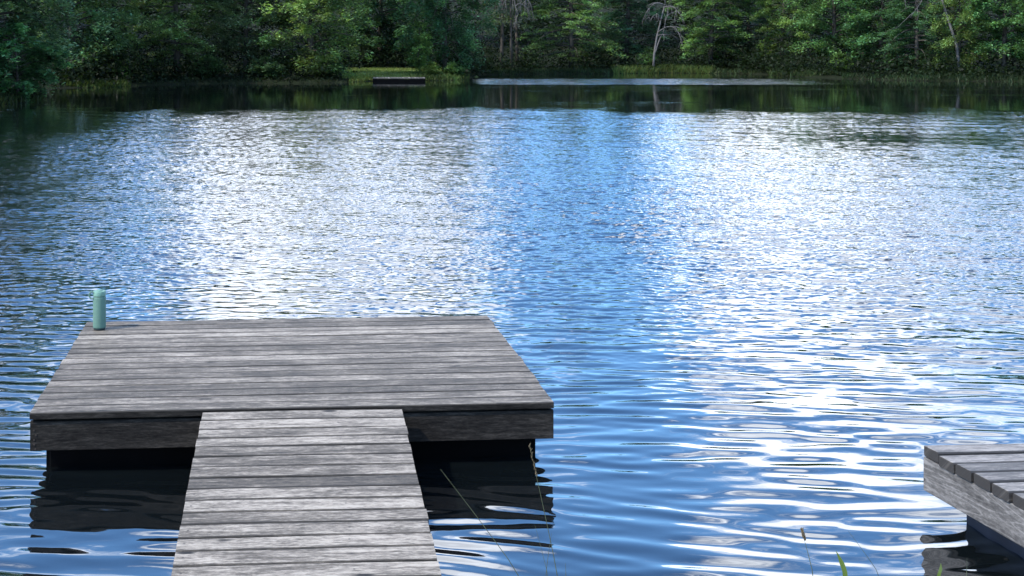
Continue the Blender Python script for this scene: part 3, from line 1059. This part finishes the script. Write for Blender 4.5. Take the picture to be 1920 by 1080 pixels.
# ------------------------------------------------------------------ grass stems on the near bank
def stem_points(px0, py0, d0, px1, py1, d1, bend=.03, n=10, ext=.55):
    """stem through two places in front of the bank, carried on down to its root"""
    a = Vector((xat(px0, d0), d0, CAM_H - (py0 - PY) / F * d0))
    b = Vector((xat(px1, d1), d1, CAM_H - (py1 - PY) / F * d1))
    c = a + (b - a) * (1 + ext)
    zg = max(hgt(c.x, c.y), -.05) - .02
    c.z = zg
    pts = []
    for i in range(n):
        t = i / (n - 1)
        p = (1 - t) ** 2 * a + 2 * t * (1 - t) * b + t * t * c if False else None
        if t < .65:
            s = t / .65
            p = a.lerp(b, s)
        else:
            s = (t - .65) / .35
            p = b.lerp(c, s)
        p = p + Vector((bend * math.sin(t * math.pi), 0, 0))
        pts.append(p)
    return pts[::-1]


def grass_stem(label, args, r=.0016, seeds=0, bend=.02, group='grass stems on the near bank'):
    pts = stem_points(*args, bend=bend)
    root = pts[0].copy()
    e = thing('meadow_plant', label, 'wild plant', tuple(root), 0, group)
    T = Tubes()
    n = len(pts)
    T.add([tuple(p - root) for p in pts], [r * (1.3 - .9 * i / (n - 1)) for i in range(n)], 6)
    T.build('stalk', M['stem'], e)
    if seeds:
        T = Tubes()
        a, b = pts[-1] - root, pts[-3] - root
        for k in range(seeds):
            t = k / seeds
            c = a.lerp(b, t * .75)
            dd = Vector((random.uniform(-1, 1), random.uniform(-1, 1), 1.6)).normalized()
            T.add([tuple(c), tuple(c + dd * .006), tuple(c + dd * .013)], [.0006, .0026, .0005], 5)
        T.build('seed_head', M['seed'], e)
    return e


def grass_blade(label, args, w=.009, col=(.10, .15, .03), group='grass stems on the near bank'):
    pts = stem_points(*args, bend=.01)
    root = pts[0].copy()
    e = thing('sedge_plant', label, 'wild plant', tuple(root), 0, group)
    v, f = [], []
    n = len(pts)
    for i, p in enumerate(pts):
        t = i / (n - 1)
        ww = w * min(1, (1 - t) * 3.2) * .5 + .0003
        q = p - root
        v += [q + Vector((-ww, 0, 0)), q + Vector((0, .25 * ww, 0)), q + Vector((ww, 0, 0))]
    for i in range(n - 1):
        for k in range(2):
            f.append((3 * i + k, 3 * i + k + 1, 3 * i + k + 4, 3 * i + k + 3))
    o = mesh_obj('blade', v, f, M['grass'], e, {'tint': ('FLOAT_COLOR', [col + (1,)] * len(v))}, smooth=True)
    return e


grass_stem('long bare grass stem leaning left across the dark water right of the gangway', (826, 880, 5.2, 972, 1080, 5.0), bend=.008)
grass_stem('tall seeded grass stem rising before the right end of the dock float', (993, 836, 5.2, 1044, 1080, 5.0), seeds=26, bend=.004)
grass_stem('faint thin grass stem left of the tall seeded stem', (1003, 985, 5.1, 1027, 1080, 5.0), r=.0009, bend=.002)
grass_stem('short grass stem crossing the foot of the tall seeded stem', (1034, 1000, 5.1, 1024, 1080, 5.0), r=.0012, bend=-.002)
grass_stem('shortest grass stem right of the tall seeded stem', (1060, 1056, 5.1, 1060, 1080, 5.0), r=.0012, bend=.002)
grass_stem('grass stem with a rusty seed head, left of the green blade', (1503, 994, 4.9, 1524, 1080, 4.8), seeds=40, bend=.003)
grass_blade('broad green grass blade between the seed head and the dark leaning stem', (1567, 1032, 4.8, 1581, 1080, 4.7), w=.017)
grass_stem('dark bare stem leaning left of the navy float', (1590, 995, 4.9, 1648, 1080, 4.8), r=.0011, bend=.006)
grass_stem('pale short stem in front of the navy float', (1813, 1046, 4.9, 1811, 1080, 4.8), r=.0011, bend=.002)
grass_blade('short green blade beside the left foot of the navy float', (1764, 1056, 4.8, 1754, 1080, 4.7), w=.012)
# bank cover under the frame
n = 5000
P = np.stack([rr.uniform(-5, 6, n), rr.uniform(1.2, 4.75, n)], 1)
P = P[(lake_sd(P) > .02) & ~((P[:, 0] > -1.0) & (P[:, 0] < .55))]
q, c = blades(np.concatenate([P, terrain_h(P)[:, None] - .01], 1), .06, .2, .008, (.05, .08, .02), rr, .4)
o = quads_obj('bank_grass', q, M['grass'], None, c)
o['kind'] = 'stuff'; tag(o, 'short grass covering the near bank', 'grass')

# ------------------------------------------------------------------ light
SUN_AZ, SUN_EL = -120.0, 47.0
w = bpy.data.worlds.new('World'); scene.world = w
w.use_nodes = True
nt = w.node_tree; nt.nodes.clear()
g = NT(nt)
outw = g.n('ShaderNodeOutputWorld')
sky = g.n('ShaderNodeTexSky', sky_type='NISHITA')
sky.sun_disc = False
sky.sun_elevation = R(SUN_EL)
sky.sun_rotation = R(SUN_AZ % 360)
sky.air_density = 1.0; sky.dust_density = .4; sky.ozone_density = 3.0
tc = g.n('ShaderNodeTexCoord')
sep = g.n('ShaderNodeSeparateXYZ'); g.l(tc.outputs['Generated'], sep.inputs[0])
az = g.math('MULTIPLY', g.math('ARCTAN2', sep.outputs[0], sep.outputs[1]), 57.2958)
el = g.math('MULTIPLY', g.math('ARCSINE', sep.outputs[2]), 57.2958)
mp = g.n('ShaderNodeMapping'); mp.inputs['Scale'].default_value = (1, 1, 1.7); mp.inputs['Location'].default_value = (.3, .1, .2)
g.l(tc.outputs['Generated'], mp.inputs[0])
nz = g.n('ShaderNodeTexNoise', i_Scale=6.0, i_Detail=7.0, i_Roughness=.58); g.l(mp.outputs[0], nz.inputs['Vector'])
# cloud banks left and right of a blue gap ahead
left_bank = g.math('MULTIPLY', g.smooth(az, -12.5, -4.5), g.smooth(az, 2.5, 8, 1, 0))
right_bank = g.math('MULTIPLY', g.smooth(az, 11.5, 16), g.smooth(az, 26, 40, 1, 0))
lo_band = g.math('MULTIPLY', g.smooth(el, 6, 9), g.smooth(el, 15, 19, 1, 0))
hi_band = g.math('MULTIPLY', g.smooth(el, 22, 26), g.smooth(el, 55, 75, 1, 0))
banks = g.math('MULTIPLY', g.math('ADD', g.math('MULTIPLY', left_bank, 1.15), g.math('MULTIPLY', right_bank, .85)), g.math('ADD', lo_band, hi_band))
gap = g.math('MULTIPLY', g.smooth(az, 2.5, 8), g.smooth(az, 11.5, 16, 1, 0))
v = g.math('ADD', nz.outputs['Fac'], g.math('MULTIPLY', banks, .16))
v = g.math('SUBTRACT', v, g.math('MULTIPLY', gap, .075))
cloud = g.smooth(v, .50, .67)
skyc = g.mixc(1.0, sky.outputs[0], (1.72, 2.5, 3.1), 'MULTIPLY')
cl = g.n('ShaderNodeVectorMath', operation='SCALE')
cl.inputs[0].default_value = (.93, 1.0, 1.13)
g.l(g.smooth(nz.outputs['Fac'], .45, .75, 18.5, 31.0), cl.inputs['Scale'])
fin = g.mixc(cloud, skyc, cl.outputs[0])
bg = g.n('ShaderNodeBackground', i_Strength=.12)
g.l(fin, bg.inputs['Color']); g.l(bg.outputs[0], outw.inputs[0])

sd_ = bpy.data.lights.new('sun', 'SUN')
sd_.energy = 5.0; sd_.angle = R(1.2); sd_.color = (1.0, .93, .82)
so = link(bpy.data.objects.new('sun', sd_))
dirv = Vector((math.sin(R(SUN_AZ)) * math.cos(R(SUN_EL)), math.cos(R(SUN_AZ)) * math.cos(R(SUN_EL)), math.sin(R(SUN_EL))))
so.rotation_euler = dirv.to_track_quat('Z', 'Y').to_euler()
so.location = dirv * 100

# ------------------------------------------------------------------ camera
cd = bpy.data.cameras.new('camera')
cd.sensor_width = 36; cd.lens = F / 1920 * 36
cd.shift_x = (960 - PX) / 1920; cd.shift_y = -(540 - PY) / 1920
cd.clip_start = .05; cd.clip_end = 3000
cam = link(bpy.data.objects.new('camera', cd))
cam.location = (0, 0, CAM_H); cam.rotation_euler = (R(90), 0, 0)
scene.camera = cam

scene.view_settings.view_transform = 'Standard'
scene.view_settings.look = 'None'
scene.view_settings.exposure = 0
scene.view_settings.gamma = 1
